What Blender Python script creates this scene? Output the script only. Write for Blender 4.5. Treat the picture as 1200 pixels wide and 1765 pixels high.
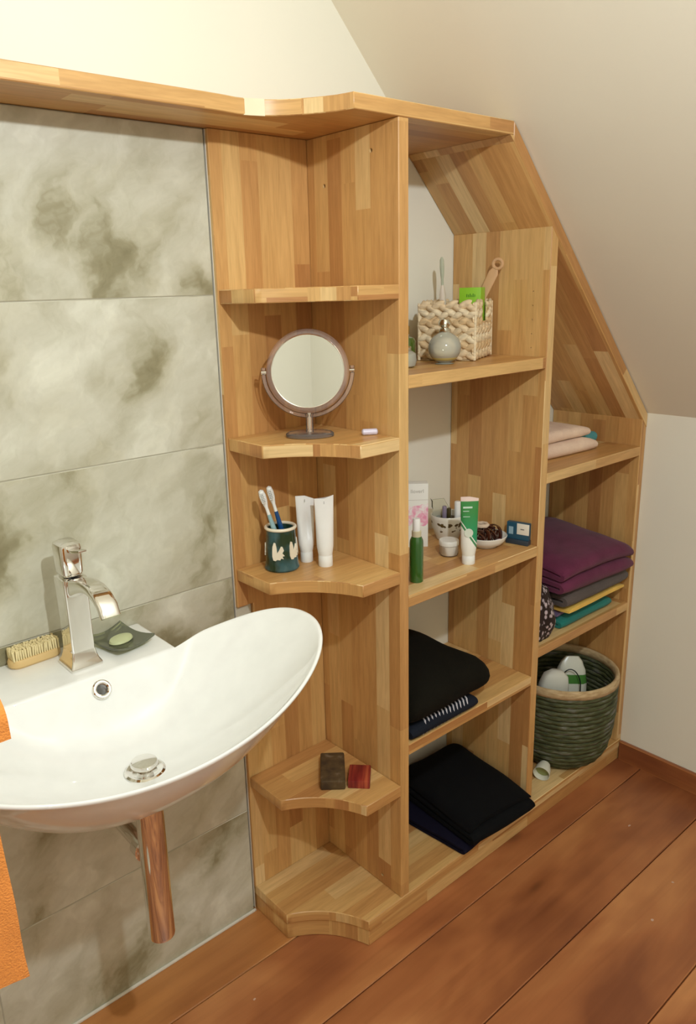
import bpy, bmesh, math, random
from mathutils import Vector, Matrix, noise

for o in list(bpy.data.objects):
    bpy.data.objects.remove(o)
scene = bpy.context.scene
COL = scene.collection

# ------------------------------------------------------------------ camera
W_PX, H_PX = 1200, 1765
F_PX, PPX, PPY = 1326.84, 561.2, 868.8
cam_d = bpy.data.cameras.new('camera')
cam = bpy.data.objects.new('camera', cam_d)
COL.objects.link(cam)
yaw, pitch, roll = 0.6964, -0.2711, -0.0306
Fv = Vector((math.sin(yaw)*math.cos(pitch), math.cos(yaw)*math.cos(pitch), math.sin(pitch)))
Rv = Vector((math.cos(yaw), -math.sin(yaw), 0))
Uv = Rv.cross(Fv)
R2 = Rv*math.cos(roll) + Uv*math.sin(roll)
U2 = -Rv*math.sin(roll) + Uv*math.cos(roll)
m3 = Matrix((R2, U2, -Fv)).transposed()
cam.matrix_world = Matrix.Translation((-1.1049, -1.0795, 1.4942)) @ m3.to_4x4()
cam_d.sensor_fit = 'HORIZONTAL'
cam_d.sensor_width = 36
cam_d.lens = F_PX/W_PX*36
cam_d.shift_x = (W_PX/2-PPX)/W_PX
cam_d.shift_y = (PPY-H_PX/2)/W_PX
cam_d.clip_start = 0.02
scene.camera = cam

# ------------------------------------------------------------------ world, light, exposure
world = bpy.data.worlds.new('world')
scene.world = world
world.use_nodes = True
world.node_tree.nodes['Background'].inputs[0].default_value = (0.05, 0.05, 0.05, 1)
world.node_tree.nodes['Background'].inputs[1].default_value = 0.0

lamp_d = bpy.data.lights.new('room_lamp_offscreen', 'POINT')
lamp_d.energy = 50
lamp_d.color = (0.915, 1.0, 1.05)
lamp_d.shadow_soft_size = 0.025
lamp = bpy.data.objects.new('room_lamp_offscreen', lamp_d)
lamp.location = (-0.70, -1.15, 2.06)
COL.objects.link(lamp)

scene.view_settings.view_transform = 'Standard'
scene.view_settings.look = 'None'
scene.view_settings.gamma = 1
scene.view_settings.exposure = 0.0
scene.view_settings.use_curve_mapping = False

# ------------------------------------------------------------------ dimensions
T = 0.027
H = 1.8225; ZB = 0.0726
YW = 0.2958; YP = 0.267; YT = 0.275
XL = -0.2384; YL = 0.1459; CC = 0.1088; XP = -0.2416
XD2 = 0.4995; X3 = 1.0128; Z3 = 1.1248; XK = 0.3435
ZA, ZBm, ZC, ZD, ZE = 1.3244, 0.8487, 0.4811, 1.034, 0.5526
Z1, Z2, Z3S, Z4 = 1.5004, 1.2017, 0.9109, 0.386
SL = (H-Z3)/(X3-XK)
def slant_in(x): return H - SL*(x-XK) - T*math.sqrt(1+SL*SL)

# ------------------------------------------------------------------ material helpers
def lin(c):
    return tuple(((v/255)/12.92 if v/255 <= .04045 else ((v/255+.055)/1.055)**2.4) for v in c) + (1,)

class NT:
    def __init__(s, name):
        s.m = bpy.data.materials.new(name); s.m.use_nodes = True
        s.t = s.m.node_tree; s.n = s.t.nodes; s.b = s.n['Principled BSDF']
        s.out = s.n['Material Output']
    def new(s, typ, **k):
        nd = s.n.new(typ)
        for a, v in k.items():
            if a.startswith('i_'):
                key = a[2:]
                key = int(key) if key.isdigit() else key.replace('_', ' ')
                nd.inputs[key].default_value = v
            else: setattr(nd, a, v)
        return nd
    def link(s, a, b): s.t.links.new(a, b)
    def math(s, op, a, b=None):
        nd = s.n.new('ShaderNodeMath'); nd.operation = op
        for i, v in enumerate((a, b)):
            if v is None: continue
            if isinstance(v, (int, float)): nd.inputs[i].default_value = v
            else: s.link(v, nd.inputs[i])
        return nd.outputs[0]
    def ramp(s, fac, stops, interp='LINEAR'):
        nd = s.n.new('ShaderNodeValToRGB'); cr = nd.color_ramp; cr.interpolation = interp
        while len(cr.elements) < len(stops): cr.elements.new(0.5)
        for e, (p, c) in zip(cr.elements, stops): e.position = p; e.color = c
        s.link(fac, nd.inputs[0]); return nd.outputs[0]
    def mix(s, typ, fac, a, b):
        nd = s.n.new('ShaderNodeMix'); nd.data_type = 'RGBA'; nd.blend_type = typ
        for sock, v in ((nd.inputs[0], fac), (nd.inputs[6], a), (nd.inputs[7], b)):
            if isinstance(v, (int, float)): sock.default_value = v
            elif isinstance(v, tuple): sock.default_value = v
            else: s.link(v, sock)
        return nd.outputs[2]
    def bump(s, height, strength, dist=0.01):
        nd = s.n.new('ShaderNodeBump'); nd.inputs['Strength'].default_value = strength
        nd.inputs['Distance'].default_value = dist
        s.link(height, nd.inputs['Height']); s.link(nd.outputs[0], s.b.inputs['Normal'])
    def noise(s, vec, scale, detail=3, rough=.5, dist=0):
        nd = s.n.new('ShaderNodeTexNoise')
        nd.inputs['Scale'].default_value = scale; nd.inputs['Detail'].default_value = detail
        nd.inputs['Roughness'].default_value = rough; nd.inputs['Distortion'].default_value = dist
        if vec is not None: s.link(vec, nd.inputs['Vector'])
        return nd.outputs[0]
    def coord(s, which='Object'):
        return s.n.new('ShaderNodeTexCoord').outputs[which]
    def mapping(s, vec, scale=(1,1,1), rot=(0,0,0), loc=(0,0,0)):
        nd = s.n.new('ShaderNodeMapping')
        nd.inputs['Scale'].default_value = scale; nd.inputs['Rotation'].default_value = rot
        nd.inputs['Location'].default_value = loc
        s.link(vec, nd.inputs['Vector']); return nd.outputs[0]

def plain(name, rgb, rough=.5, metal=0, **k):
    t = NT(name); b = t.b
    b.inputs['Base Color'].default_value = lin(rgb)
    b.inputs['Roughness'].default_value = rough; b.inputs['Metallic'].default_value = metal
    for a, v in k.items(): b.inputs[a.replace('_', ' ')].default_value = v
    # faint tonal variation so that no surface is perfectly flat
    if metal == 0:
        n = t.noise(t.coord(), 25, 3)
        c = t.ramp(n, [(0.3, tuple(x*.95 for x in lin(rgb)[:3])+(1,)), (0.7, lin(rgb))])
        t.link(c, b.inputs['Base Color'])
    return t.m

def make_wood(name, tones, width=.042, length=.42, rough=.38):
    t = NT(name)
    sep = t.new('ShaderNodeSeparateXYZ'); t.link(t.coord('UV'), sep.inputs[0])
    u, v = sep.outputs[0], sep.outputs[1]
    row = t.math('FLOOR', t.math('DIVIDE', u, width))
    wn = t.new('ShaderNodeTexWhiteNoise', noise_dimensions='1D'); t.link(row, wn.inputs['W'])
    seg = t.math('FLOOR', t.math('ADD', t.math('DIVIDE', v, length), t.math('MULTIPLY', wn.outputs[0], 7.3)))
    cmb = t.new('ShaderNodeCombineXYZ'); t.link(row, cmb.inputs[0]); t.link(seg, cmb.inputs[1])
    wn2 = t.new('ShaderNodeTexWhiteNoise', noise_dimensions='2D'); t.link(cmb.outputs[0], wn2.inputs['Vector'])
    base = t.ramp(wn2.outputs[0], tones)
    # grain, shifted from stave to stave
    vec = t.new('ShaderNodeCombineXYZ')
    t.link(t.math('ADD', u, t.math('MULTIPLY', wn2.outputs[0], 3.0)), vec.inputs[0])
    t.link(t.math('MULTIPLY', v, .07), vec.inputs[1])
    t.link(t.math('MULTIPLY', wn2.outputs[0], 9.0), vec.inputs[2])
    g1 = t.noise(vec.outputs[0], 75, 4, .6, .6)
    g2 = t.noise(vec.outputs[0], 300, 2)
    gr = t.ramp(g1, [(0.30, (.80,.74,.66,1)), (0.62, (1.05,1.04,1.02,1))])
    c = t.mix('MULTIPLY', .75, base, gr)
    gr2 = t.ramp(g2, [(0.35, (.86,.84,.80,1)), (0.6, (1,1,1,1))])
    c = t.mix('MULTIPLY', .5, c, gr2)
    t.link(c, t.b.inputs['Base Color'])
    t.b.inputs['Roughness'].default_value = rough
    t.bump(g1, .05, .002)
    return t.m

WOOD = make_wood('oiled_stave_oak', [(0, lin((184,130,78))), (.15, lin((200,149,91))), (.55, lin((213,166,104))), (.84, lin((222,181,119))), (1, lin((236,205,151)))])
WOODLIGHT = plain('pale_maple', (238,222,186), .45)
def make_floor_mat(name, a, b, c):
    t = NT(name)
    uv = t.coord('UV')
    g = t.noise(t.mapping(uv, (26, 1.3, 1)), 1, 5, .6, 1.2)
    cl = t.noise(t.mapping(uv, (5, 2.0, 1)), 1, 3, .5, .4)
    col = t.ramp(cl, [(.34, lin(a)), (.5, lin(b)), (.66, lin(c))])
    gr = t.ramp(g, [(.3, (.78,.72,.66,1)), (.62, (1.05,1.03,1,1))])
    col = t.mix('MULTIPLY', .6, col, gr)
    vo = t.new('ShaderNodeTexVoronoi'); vo.inputs['Scale'].default_value = 1
    t.link(t.mapping(uv, (7.0, 2.6, 1)), vo.inputs['Vector'])
    knot = t.ramp(vo.outputs['Distance'], [(.04, (.34,.26,.22,1)), (.10, (.72,.64,.58,1)), (.26, (1,1,1,1))])
    col = t.mix('MULTIPLY', .7, col, knot)
    t.link(col, t.b.inputs['Base Color'])
    t.b.inputs['Roughness'].default_value = .42
    t.bump(g, .06, .003)
    return t.m
FLOORM = make_floor_mat('varnished_reddish_plank', (138,80,48), (172,107,64), (200,136,84))
FLOORL = make_floor_mat('varnished_honey_plank', (172,110,60), (192,130,74), (206,146,88))

def make_tile():
    t = NT('greige_stone_tile')
    uv = t.coord('UV')
    d = t.mapping(uv, (1.0, 1.0, 1), rot=(0, 0, math.radians(-40)))
    warp = t.noise(t.mapping(uv, (7, 7, 1)), 1.0, 4, .6)
    dv = t.new('ShaderNodeVectorMath', operation='ADD'); t.link(d, dv.inputs[0])
    wv = t.new('ShaderNodeCombineXYZ'); t.link(t.math('MULTIPLY', warp, .16), wv.inputs[0]); t.link(t.math('MULTIPLY', warp, .10), wv.inputs[1]); t.link(wv.outputs[0], dv.inputs[1])
    d2 = dv.outputs[0]
    big = t.noise(t.mapping(d2, (3.0, 4.6, 1)), 1.0, 9, .56, .2)
    mid = t.noise(t.mapping(d2, (8, 11, 1), loc=(5, 2, 0)), 1.0, 9, .58, .3)
    fine = t.noise(t.mapping(d2, (38, 44, 1)), 1.0, 6, .65, .3)
    c = t.ramp(big, [(.30, lin((118,110,78))), (.38, lin((150,143,114))), (.44, lin((182,177,154))), (.50, lin((196,192,173))), (.58, lin((206,203,186))), (.64, lin((218,216,200)))])
    m_ = t.ramp(mid, [(.34, (.80,.79,.73,1)), (.45, (.95,.95,.93,1)), (.52, (1,1,1,1)), (.60, (1.07,1.07,1.06,1))])
    c = t.mix('MULTIPLY', .75, c, m_)
    f = t.ramp(fine, [(.3, (.94,.94,.92,1)), (.6, (1.02,1.02,1.02,1))])
    c = t.mix('MULTIPLY', .7, c, f)
    t.link(c, t.b.inputs['Base Color'])
    t.b.inputs['Roughness'].default_value = .42
    t.bump(fine, .04, .004)
    return t.m
TILE = make_tile()

def make_plaster(name, rgb):
    t = NT(name)
    n = t.noise(t.coord(), 3, 3)
    c = t.ramp(n, [(.3, tuple(x*.975 for x in lin(rgb)[:3])+(1,)), (.7, lin(rgb))])
    t.link(c, t.b.inputs['Base Color'])
    t.b.inputs['Roughness'].default_value = .85
    t.bump(t.noise(t.coord(), 160, 3), .05, .002)
    return t.m
PLASTER = make_plaster('white_plaster', (242,238,222))
GREYWALL = make_plaster('off_white_plaster', (232,228,214))
SLOPEM = make_plaster('cream_plaster', (240,233,214))
GROUT = plain('pale_silicone', (226,221,208), .6)
GROUTB = plain('greige_grout', (176,170,152), .8)
DARKGAP = plain('underlay_wood', (128,82,50), .8)

CERAMIC = plain('white_ceramic', (247,247,243), .08, Coat_Weight=.4, Coat_Roughness=.05)
CHROME = plain('chrome', (232,230,226), .07, 1)
STEEL = plain('brushed_steel', (200,198,190), .22, 1)
DARKHOLE = plain('dark_hole', (30,28,20), .6)
MIRROR = plain('mirror_silver', (238,240,238), .01, 1)

def clear(name, rgb=(255,255,255), opacity=.14, rough=.03, ior=1.49):
    t = NT(name)
    tr = t.new('ShaderNodeBsdfTransparent'); tr.inputs[0].default_value = lin(rgb)
    gl = t.new('ShaderNodeBsdfGlossy'); gl.inputs['Roughness'].default_value = rough
    df = t.new('ShaderNodeBsdfDiffuse'); df.inputs[0].default_value = lin(rgb)
    m0 = t.new('ShaderNodeMixShader'); m0.inputs[0].default_value = opacity
    t.link(tr.outputs[0], m0.inputs[1]); t.link(df.outputs[0], m0.inputs[2])
    fr = t.new('ShaderNodeFresnel'); fr.inputs[0].default_value = ior
    m1 = t.new('ShaderNodeMixShader'); t.link(fr.outputs[0], m1.inputs[0])
    t.link(m0.outputs[0], m1.inputs[1]); t.link(gl.outputs[0], m1.inputs[2])
    t.link(m1.outputs[0], t.out.inputs['Surface'])
    return t.m
ACRYLIC = clear('clear_acrylic', (255,250,246), .10, .04, 1.28)
GREENGLASS = clear('green_tinted_glass', (206,210,176), .22)
FROST = clear('frosted_glass', (244,242,226), .42, .12, 1.5)
CARDGLASS = clear('clear_sheet', (246,244,232), .25, .1)
BOTTLEGREEN = plain('green_bottle_glass', (34,92,30), .06, Coat_Weight=1, Coat_Roughness=.03)
OLIVEGLASS = plain('olive_bottle_glass', (74,96,30), .12, Coat_Weight=.6)

def fabric(name, rgb, scale=600, bump=.35, var=.12):
    t = NT(name)
    n = t.noise(t.coord(), 18, 4)
    c0 = lin(rgb)
    c = t.ramp(n, [(.3, tuple(x*(1-var) for x in c0[:3])+(1,)), (.7, tuple(min(1, x*(1+var)) for x in c0[:3])+(1,))])
    t.link(c, t.b.inputs['Base Color'])
    t.b.inputs['Roughness'].default_value = .95
    t.b.inputs['Sheen Weight'].default_value = .12 if sum(rgb) > 150 else 0.0
    t.b.inputs['Specular IOR Level'].default_value = .15
    t.bump(t.noise(t.coord(), scale, 2), bump, .003)
    return t.m

# ------------------------------------------------------------------ mesh builder
class MB:
    def __init__(s): s.v = []; s.f = []
    def add(s, vs, fs):
        k = len(s.v); s.v += [tuple(p) for p in vs]; s.f += [tuple(i+k for i in f) for f in fs]; return s
    def box(s, x0, y0, z0, x1, y1, z1):
        return s.add([(x0,y0,z0),(x1,y0,z0),(x1,y1,z0),(x0,y1,z0),(x0,y0,z1),(x1,y0,z1),(x1,y1,z1),(x0,y1,z1)],
                     [(0,3,2,1),(4,5,6,7),(0,1,5,4),(1,2,6,5),(2,3,7,6),(3,0,4,7)])
    def prism_z(s, poly, z0, z1):
        n = len(poly)
        return s.add([(x,y,z0) for x,y in poly]+[(x,y,z1) for x,y in poly],
                     [tuple(range(n-1,-1,-1)), tuple(range(n,2*n))]+[(i,(i+1)%n,(i+1)%n+n,i+n) for i in range(n)])
    def prism_y(s, poly, y0, y1):
        n = len(poly)
        return s.add([(x,y0,z) for x,z in poly]+[(x,y1,z) for x,z in poly],
                     [tuple(range(n)), tuple(range(2*n-1,n-1,-1))]+[(i,i+n,(i+1)%n+n,(i+1)%n) for i in range(n)])
    def loft(s, rings, cap0=True, cap1=True, closed=True):
        n = len(rings[0]); k = len(s.v)
        for r in rings: s.v += [tuple(p) for p in r]
        m = n if closed else n-1
        for i in range(len(rings)-1):
            for j in range(m):
                a = k+i*n+j; b = k+i*n+(j+1) % n
                s.f.append((a, b, b+n, a+n))
        if cap0: s.f.append(tuple(k+j for j in range(n-1,-1,-1)))
        if cap1: s.f.append(tuple(k+(len(rings)-1)*n+j for j in range(n)))
        return s
    def lathe(s, prof, seg=40, c=(0,0,0), sx=1, sy=1, cap0=True, cap1=True):
        rings = [[(c[0]+r*sx*math.cos(2*math.pi*j/seg), c[1]+r*sy*math.sin(2*math.pi*j/seg), c[2]+z) for j in range(seg)] for r, z in prof]
        return s.loft(rings, cap0, cap1)
    def tube(s, pts, rad, seg=12, caps=True, flat=1.0):
        pts = [Vector(p) for p in pts]; n = len(pts)
        if isinstance(rad, (int, float)): rad = [rad]*n
        rings = []; ref = None
        for i, p in enumerate(pts):
            d = (pts[min(i+1,n-1)]-pts[max(i-1,0)]).normalized()
            if ref is None:
                ref = Vector((0,0,1)) if abs(d.z) < .9 else Vector((1,0,0))
            a = (ref - d*ref.dot(d)).normalized(); ref = a; b = d.cross(a)
            rings.append([p + (a*math.cos(2*math.pi*j/seg) + b*math.sin(2*math.pi*j/seg)*flat)*rad[i] for j in range(seg)])
        return s.loft(rings, caps, caps)
    def torus(s, R, r, c=(0,0,0), seg=40, sseg=10, a0=0, a1=2*math.pi, mat=None):
        full = abs(a1-a0-2*math.pi) < 1e-6
        n = seg if full else seg+1
        rings = []
        for i in range(n):
            a = a0+(a1-a0)*i/seg
            rings.append([Vector((c[0]+(R+r*math.cos(2*math.pi*j/sseg))*math.cos(a), c[1]+(R+r*math.cos(2*math.pi*j/sseg))*math.sin(a), c[2]+r*math.sin(2*math.pi*j/sseg))) for j in range(sseg)])
        if full: rings.append(rings[0])
        return s.loft(rings, not full, not full)
    def ellipsoid(s, c, r, seg=16, rings=10, rot=None):
        vs = []
        rr = []
        for i in range(rings+1):
            ph = -math.pi/2+math.pi*i/rings
            q = []
            for j in range(seg):
                p = Vector((max(math.cos(ph),.02)*math.cos(2*math.pi*j/seg)*r[0], max(math.cos(ph),.02)*math.sin(2*math.pi*j/seg)*r[1], math.sin(ph)*r[2]))
                if rot: p = rot @ p
                q.append(p+Vector(c))
            rr.append(q)
        return s.loft(rr)
    def move(s, mat):
        s.v = [tuple(mat @ Vector(p)) for p in s.v]; return s
    def jitter(s, amp, sc, seed=0):
        o = Vector((seed*7.1, seed*3.3, seed*1.7))
        s.v = [tuple(Vector(p)+noise.noise_vector(Vector(p)*sc+o)*amp) for p in s.v]; return s
    def mesh(s, name, mat, bevel=0, smooth=True, grain=None, seed=0, segs=2, merge=False, ang=35):
        me = bpy.data.meshes.new(name); me.from_pydata(s.v, [], s.f)
        bm = bmesh.new(); bm.from_mesh(me)
        if merge: bmesh.ops.remove_doubles(bm, verts=bm.verts, dist=1e-6)
        bmesh.ops.recalc_face_normals(bm, faces=bm.faces)
        if bevel:
            ed = [e for e in bm.edges if len(e.link_faces) == 2 and e.calc_face_angle(0) > math.radians(30)]
            bmesh.ops.bevel(bm, geom=ed, offset=bevel, segments=segs, affect='EDGES', profile=.6, clamp_overlap=True)
        if grain is not None:
            uvl = bm.loops.layers.uv.new('UVMap'); g = Vector(grain).normalized()
            rnd = random.Random(seed); ou, ov = rnd.uniform(0, 40), rnd.uniform(0, 40)
            for f in bm.faces:
                n = f.normal
                if abs(n.dot(g)) > .75:
                    ax = Vector((0,0,1)) if abs(n.z) < .7 else Vector((1,0,0))
                    a = n.cross(ax).normalized(); b = n.cross(a)
                else:
                    a = n.cross(g).normalized(); b = g
                    a = a if sum(a) > 0 else -a
                for l in f.loops:
                    l[uvl].uv = (l.vert.co.dot(a)+ou, l.vert.co.dot(b)+ov)
        bm.to_mesh(me); bm.free()
        me.materials.append(mat)
        if smooth:
            me.polygons.foreach_set('use_smooth', [True]*len(me.polygons))
            me.set_sharp_from_angle(angle=math.radians(ang))
        me.update()
        return me
    def build(s, name, mat, parent=None, loc=(0,0,0), rot=(0,0,0), **k):
        o = bpy.data.objects.new(name, s.mesh(name, mat, **k))
        COL.objects.link(o); o.location = loc; o.rotation_euler = rot
        if parent: o.parent = parent
        return o

def cut(o, cutters):
    """cut real holes (each cutter an MB in the object's own space)"""
    tmp = []
    for mb in cutters:
        c = bpy.data.objects.new('tmp_cutter', mb.mesh('tmp_cutter', o.data.materials[0], smooth=False)); COL.objects.link(c)
        c.matrix_world = o.matrix_basis if not o.parent else o.parent.matrix_basis @ o.matrix_basis
        m = o.modifiers.new('cut', 'BOOLEAN'); m.operation = 'DIFFERENCE'; m.solver = 'EXACT'; m.object = c; tmp.append(c)
    bpy.context.view_layer.update()
    dgr = bpy.context.evaluated_depsgraph_get()
    me = bpy.data.meshes.new_from_object(o.evaluated_get(dgr), depsgraph=dgr)
    o.modifiers.clear(); o.data = me
    for c in tmp: bpy.data.objects.remove(c)
def tag(o, label, cat=None, group=None):
    o['label'] = label
    if cat: o['category'] = cat
    if group: o['group'] = group
    return o
def thing(name, label, cat, loc=(0,0,0), rz=0, group=None):
    o = bpy.data.objects.new(name, None); COL.objects.link(o)
    o.empty_display_size = .05
    o.location = loc; o.rotation_euler = (0,0,rz)
    return tag(o, label, cat, group)
def struct(o): o['kind'] = 'structure'; return o
def empty_struct(name):
    o = bpy.data.objects.new(name, None); COL.objects.link(o); o['kind'] = 'structure'; return o

# ------------------------------------------------------------------ room shell
RX0, RY0 = -2.35, -2.45
XR = -1.30                     # ridge line
CZ = H + SL*(XK-XR)            # ridge height
ZLK = CZ - SL*(XR-RX0)         # left slope meets the left wall here
struct(MB().box(RX0-.1, YW, -.1, X3+.1, YW+.1, CZ+.2).build('wall_back', PLASTER, smooth=False))
struct(MB().box(X3, RY0, -.1, X3+.1, YW, Z3+.05).build('wall_right', PLASTER, smooth=False))
struct(MB().box(RX0-.1, RY0, -.1, RX0, YW, ZLK+.05).build('wall_left', GREYWALL, smooth=False))
struct(MB().box(RX0-.1, RY0-.1, -.1, X3+.1, RY0, CZ+.2).build('wall_front', GREYWALL, smooth=False))
OFF = .002
nx, nz = SL/math.hypot(SL,1), 1/math.hypot(SL,1)
sl_poly = [(X3+.02, Z3-.02*SL), (XR, CZ), (XR+.1*nx, CZ+.1*nz), (X3+.02+.1*nx, Z3-.02*SL+.1*nz)]
slope = struct(MB().prism_y([(x+OFF*nx, z+OFF*nz) for x, z in sl_poly], RY0, YW).build('ceiling', SLOPEM, smooth=False))
slope['label'] = 'sloping cream ceiling above the shelves'
struct(MB().prism_y([(RX0-.02, ZLK-.02*SL), (RX0-.02-.1*nx, ZLK-.02*SL+.1*nz), (XR-.1*nx, CZ+.1*nz), (XR, CZ)], RY0, YW).build('ceiling_left', SLOPEM, smooth=False))

# floor: a sub-floor carrying single planks
floor = struct(MB().box(RX0, RY0, -.10, X3, YW, -.022).build('floor', DARKGAP, smooth=False))
edges = [YW-.001, .140, -.076, -.302, -.529]
while edges[-1] > RY0+.24: edges.append(edges[-1]-.226)
edges.append(RY0)
for i in range(len(edges)-1):
    y1, y0 = edges[i], edges[i+1]
    MB().box(RX0+.002, y0+.0012, -.0218, X3-.001, y1-.0012, 0).build('plank', FLOORL if i == 0 else FLOORM, floor, bevel=.0018, grain=(1,0,0), seed=100+i, segs=1)
def flat(name, x, y, w, h, mat, parent, seed):
    rnd = random.Random(seed); pts = []
    for k in range(9):
        a = 2*math.pi*k/9; r = rnd.uniform(.6, 1)
        pts.append((x+w*r*math.cos(a), y+h*r*math.sin(a)))
    return MB().prism_z(pts, .0001, .0005).build(name, mat, parent)
PAINT = plain('paint_fleck', (206,170,150), .6)
for i, (x, y, w, h) in enumerate([(-.392,.068,.004,.003), (-.43,-.03,.003,.003), (.705,-.42,.012,.006), (.61,-.375,.004,.004), (.455,-.40,.006,.004), (.73,-.19,.006,.003)]):
    flat('paint_fleck', x, y, w, h, PAINT, floor, i)
bb = struct(MB().box(X3-.014, RY0, 0, X3-.0005, -.0015, ZB-.006).build('baseboard_right', FLOORM, bevel=.003, grain=(0,1,0), seed=5))

# tiles on the back wall
tiles = empty_struct('wall_tiling')
tiles['label'] = 'large greige stone-look wall tiles behind the washbasin'
rows = [0.0, .2935, .5925, .8915, 1.1905, 1.4905, 1.7945]
seedn = 40
TW = .60
for r in range(6):
    x1 = XP-.004; col_ = 0
    while x1 > RX0+.01:
        x0 = max(x1-TW, RX0+.002)
        seedn = 41+6*r+100*col_; col_ += 1
        MB().box(x0+.0007, YT, rows[r]+.0007, x1-.0007, YW-.006, rows[r+1]-.0007).build('tile', TILE, tiles, bevel=.0012, grain=(1,0,0), seed=seedn, segs=1)
        x1 = x0
MB().box(RX0+.002, YT+.0013, .001, XP-.005, YW-.0004, H-T-.001).build('grout_bed', GROUTB, tiles, smooth=False)
NX_ = XP+.042
MB().box(XP+.0006, YT+.0005, .743, NX_-.0006, YW-.0015, .8187).build('tile', TILE, tiles, bevel=.0012, grain=(1,0,0), seed=333, segs=1)
gr = struct(MB().box(RX0, YT-.006, 0.0002, XP-.001, YT-.0002, .007).build('trim_1', GROUT, bevel=.0025))
gr = struct(MB().box(XP-.0016, YT-.0004, 0.008, XP-.0003, YT+.012, H-T-.001).build('trim_2', GROUT))

# ------------------------------------------------------------------ built-in shelving
shelf = thing('built_in_shelving', 'built-in honey oak shelving with open corner shelves under the sloping ceiling', 'shelving')
sd = [0]
def board(mb, name, grain, bevel=.0014):
    sd[0] += 1
    return mb.build(name, WOOD, shelf, bevel=bevel, grain=grain, seed=900+sd[0], segs=1)
def arc(p, q, sag, n=14):
    p, q = Vector(p), Vector(q); d = q-p; nrm = Vector((-d.y, d.x)).normalized()
    return [tuple(p+d*(k/n)+nrm*sag*4*(k/n)*(1-k/n)) for k in range(n+1)]
# concave front from the outer right corner to the left corner
CURVE = arc((-CC, 0), (XL, YL), -.021)
def corner_plan(off=0):
    return [(-.0008, YP-.0005), (-.0008, 0+off), *[(x, y+off) for x, y in CURVE], (XL, YP-.0005)]
for z in (Z1, Z2, Z3S, Z4):
    board(MB().prism_z(corner_plan()[::-1], z-T, z), 'corner_shelf', (1,0,0))
# base board and plinth run through
base = [(-CC, 0)] + CURVE[1:] + [(XL, YP), (XL, YW-.001), (X3-.001, YW-.001), (X3-.001, 0)]
board(MB().prism_z(base[::-1], ZB-T, ZB-.0004), 'base_board', (1,0,0))
board(MB().prism_z([(x+.002 if x < 0 else x-.0005, y+(.003 if y < .2 else 0)) for x, y in base][::-1], 0.0003, ZB-T-.0004), 'plinth', (1,0,0))
# top board with ledge over the tiles
topc = [(-1.9, .1366), (-.33, .1375), (-.285, .1392), (-.258, .1420), (-.232, .1400), (-.2065, .131), (-.187, .118), (-.170, .1026), (-.156, .087), (-.143, .0704), (-.131, .052), (-.1207, .0339), (-.1150, .017), (-.1108, 0)]
top_poly = topc + [(XK, 0), (XK, YW-.001), (-1.9, YW-.001)]
board(MB().prism_z(top_poly, H-T, H), 'top_board', (1,0,0))
# pale edge block in the curved front of the top board
ep = [(-.2437, .1412), (-.232, .1385), (-.2065, .1295), (-.2045, .1325), (-.2315, .142), (-.2437, .1448)]
tag(MB().prism_z(ep, H-T-.0003, H+.0003).build('edge_block', WOODLIGHT, shelf), 'pale edge piece')
# sloping board
off = T
s_out = [(XK, H), (X3-.0012, Z3+.0012*SL)]
offv = T*math.sqrt(1+SL*SL)
# inner line z = H - SL (x-XK) - offv ; meets z = H-T at x = XK - (offv-T)/SL
xin = XK-(offv-T)/SL
board(MB().prism_y([(XK+.0004, H-.0004), (XK+.0004, H-T), (XK, slant_in(XK)), (X3-.0012, slant_in(X3)), (X3-.0012, Z3)], 0, YW-.001), 'sloping_board', (1,0,-SL))
board(MB().prism_y([(xin-.001, H-T-.0004), (XK+.0004, slant_in(XK+.0004)), (XK+.0004, H-T-.0004)], 0, YW-.001), 'sloping_board_wedge', (1,0,-SL), 0)
# uprights
YD = .0012
div_a = board(MB().box(0, YD, ZB, T, YW-.001, H-T-.0004), 'divider', (0,0,1))
div_b = board(MB().prism_y([(XD2, ZB), (XD2+T, ZB), (XD2+T, slant_in(XD2+T)-.0005), (XD2, slant_in(XD2)-.0005)], YD, YW-.001), 'divider', (0,0,1))
board(MB().prism_y([(X3-T, ZB), (X3-.0012, ZB), (X3-.0012, slant_in(X3)-.0005), (X3-T, slant_in(X3-T)-.0005)], YD, YW-.001), 'side_panel', (0,0,1))
# back panel of the corner, cut out behind the washbasin
NX = XP+.042
board(MB().prism_y([(XP, ZB), (-.0008, ZB), (-.0008, H-T-.0004), (XP, H-T-.0004), (XP, .8195), (NX, .8195), (NX, .742), (XP, .742)], YP, YW-.001), 'back_panel', (0,0,1))
# shelves between the uprights
for z in (ZA, ZBm, ZC):
    board(MB().box(T+.0006, YD, z-T, XD2-.0006, YW-.001, z), 'shelf', (1,0,0))
for z in (ZD, ZE):
    board(MB().box(XD2+T+.0006, YD, z-T, X3-T-.0006, YW-.001, z), 'shelf', (1,0,0))
# screw and pin holes, drilled into the uprights
def drill(x, y, z, r, depth, seg=14):
    return MB().lathe([(r, -depth), (r, .004)], seg).move(Matrix.Translation((x, y, z)) @ Matrix.Rotation(-math.pi/2, 4, 'Y'))
cut(div_a, [drill(0, y, z, r, .014) for y, z, r in ((.075, 1.748, .0042), (.215, 1.70, .0042), (.066, .098, .004))])
cut(div_b, [drill(XD2, .046, 1.345+.033*k, .0016, .010, 10) for k in range(5)])

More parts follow.
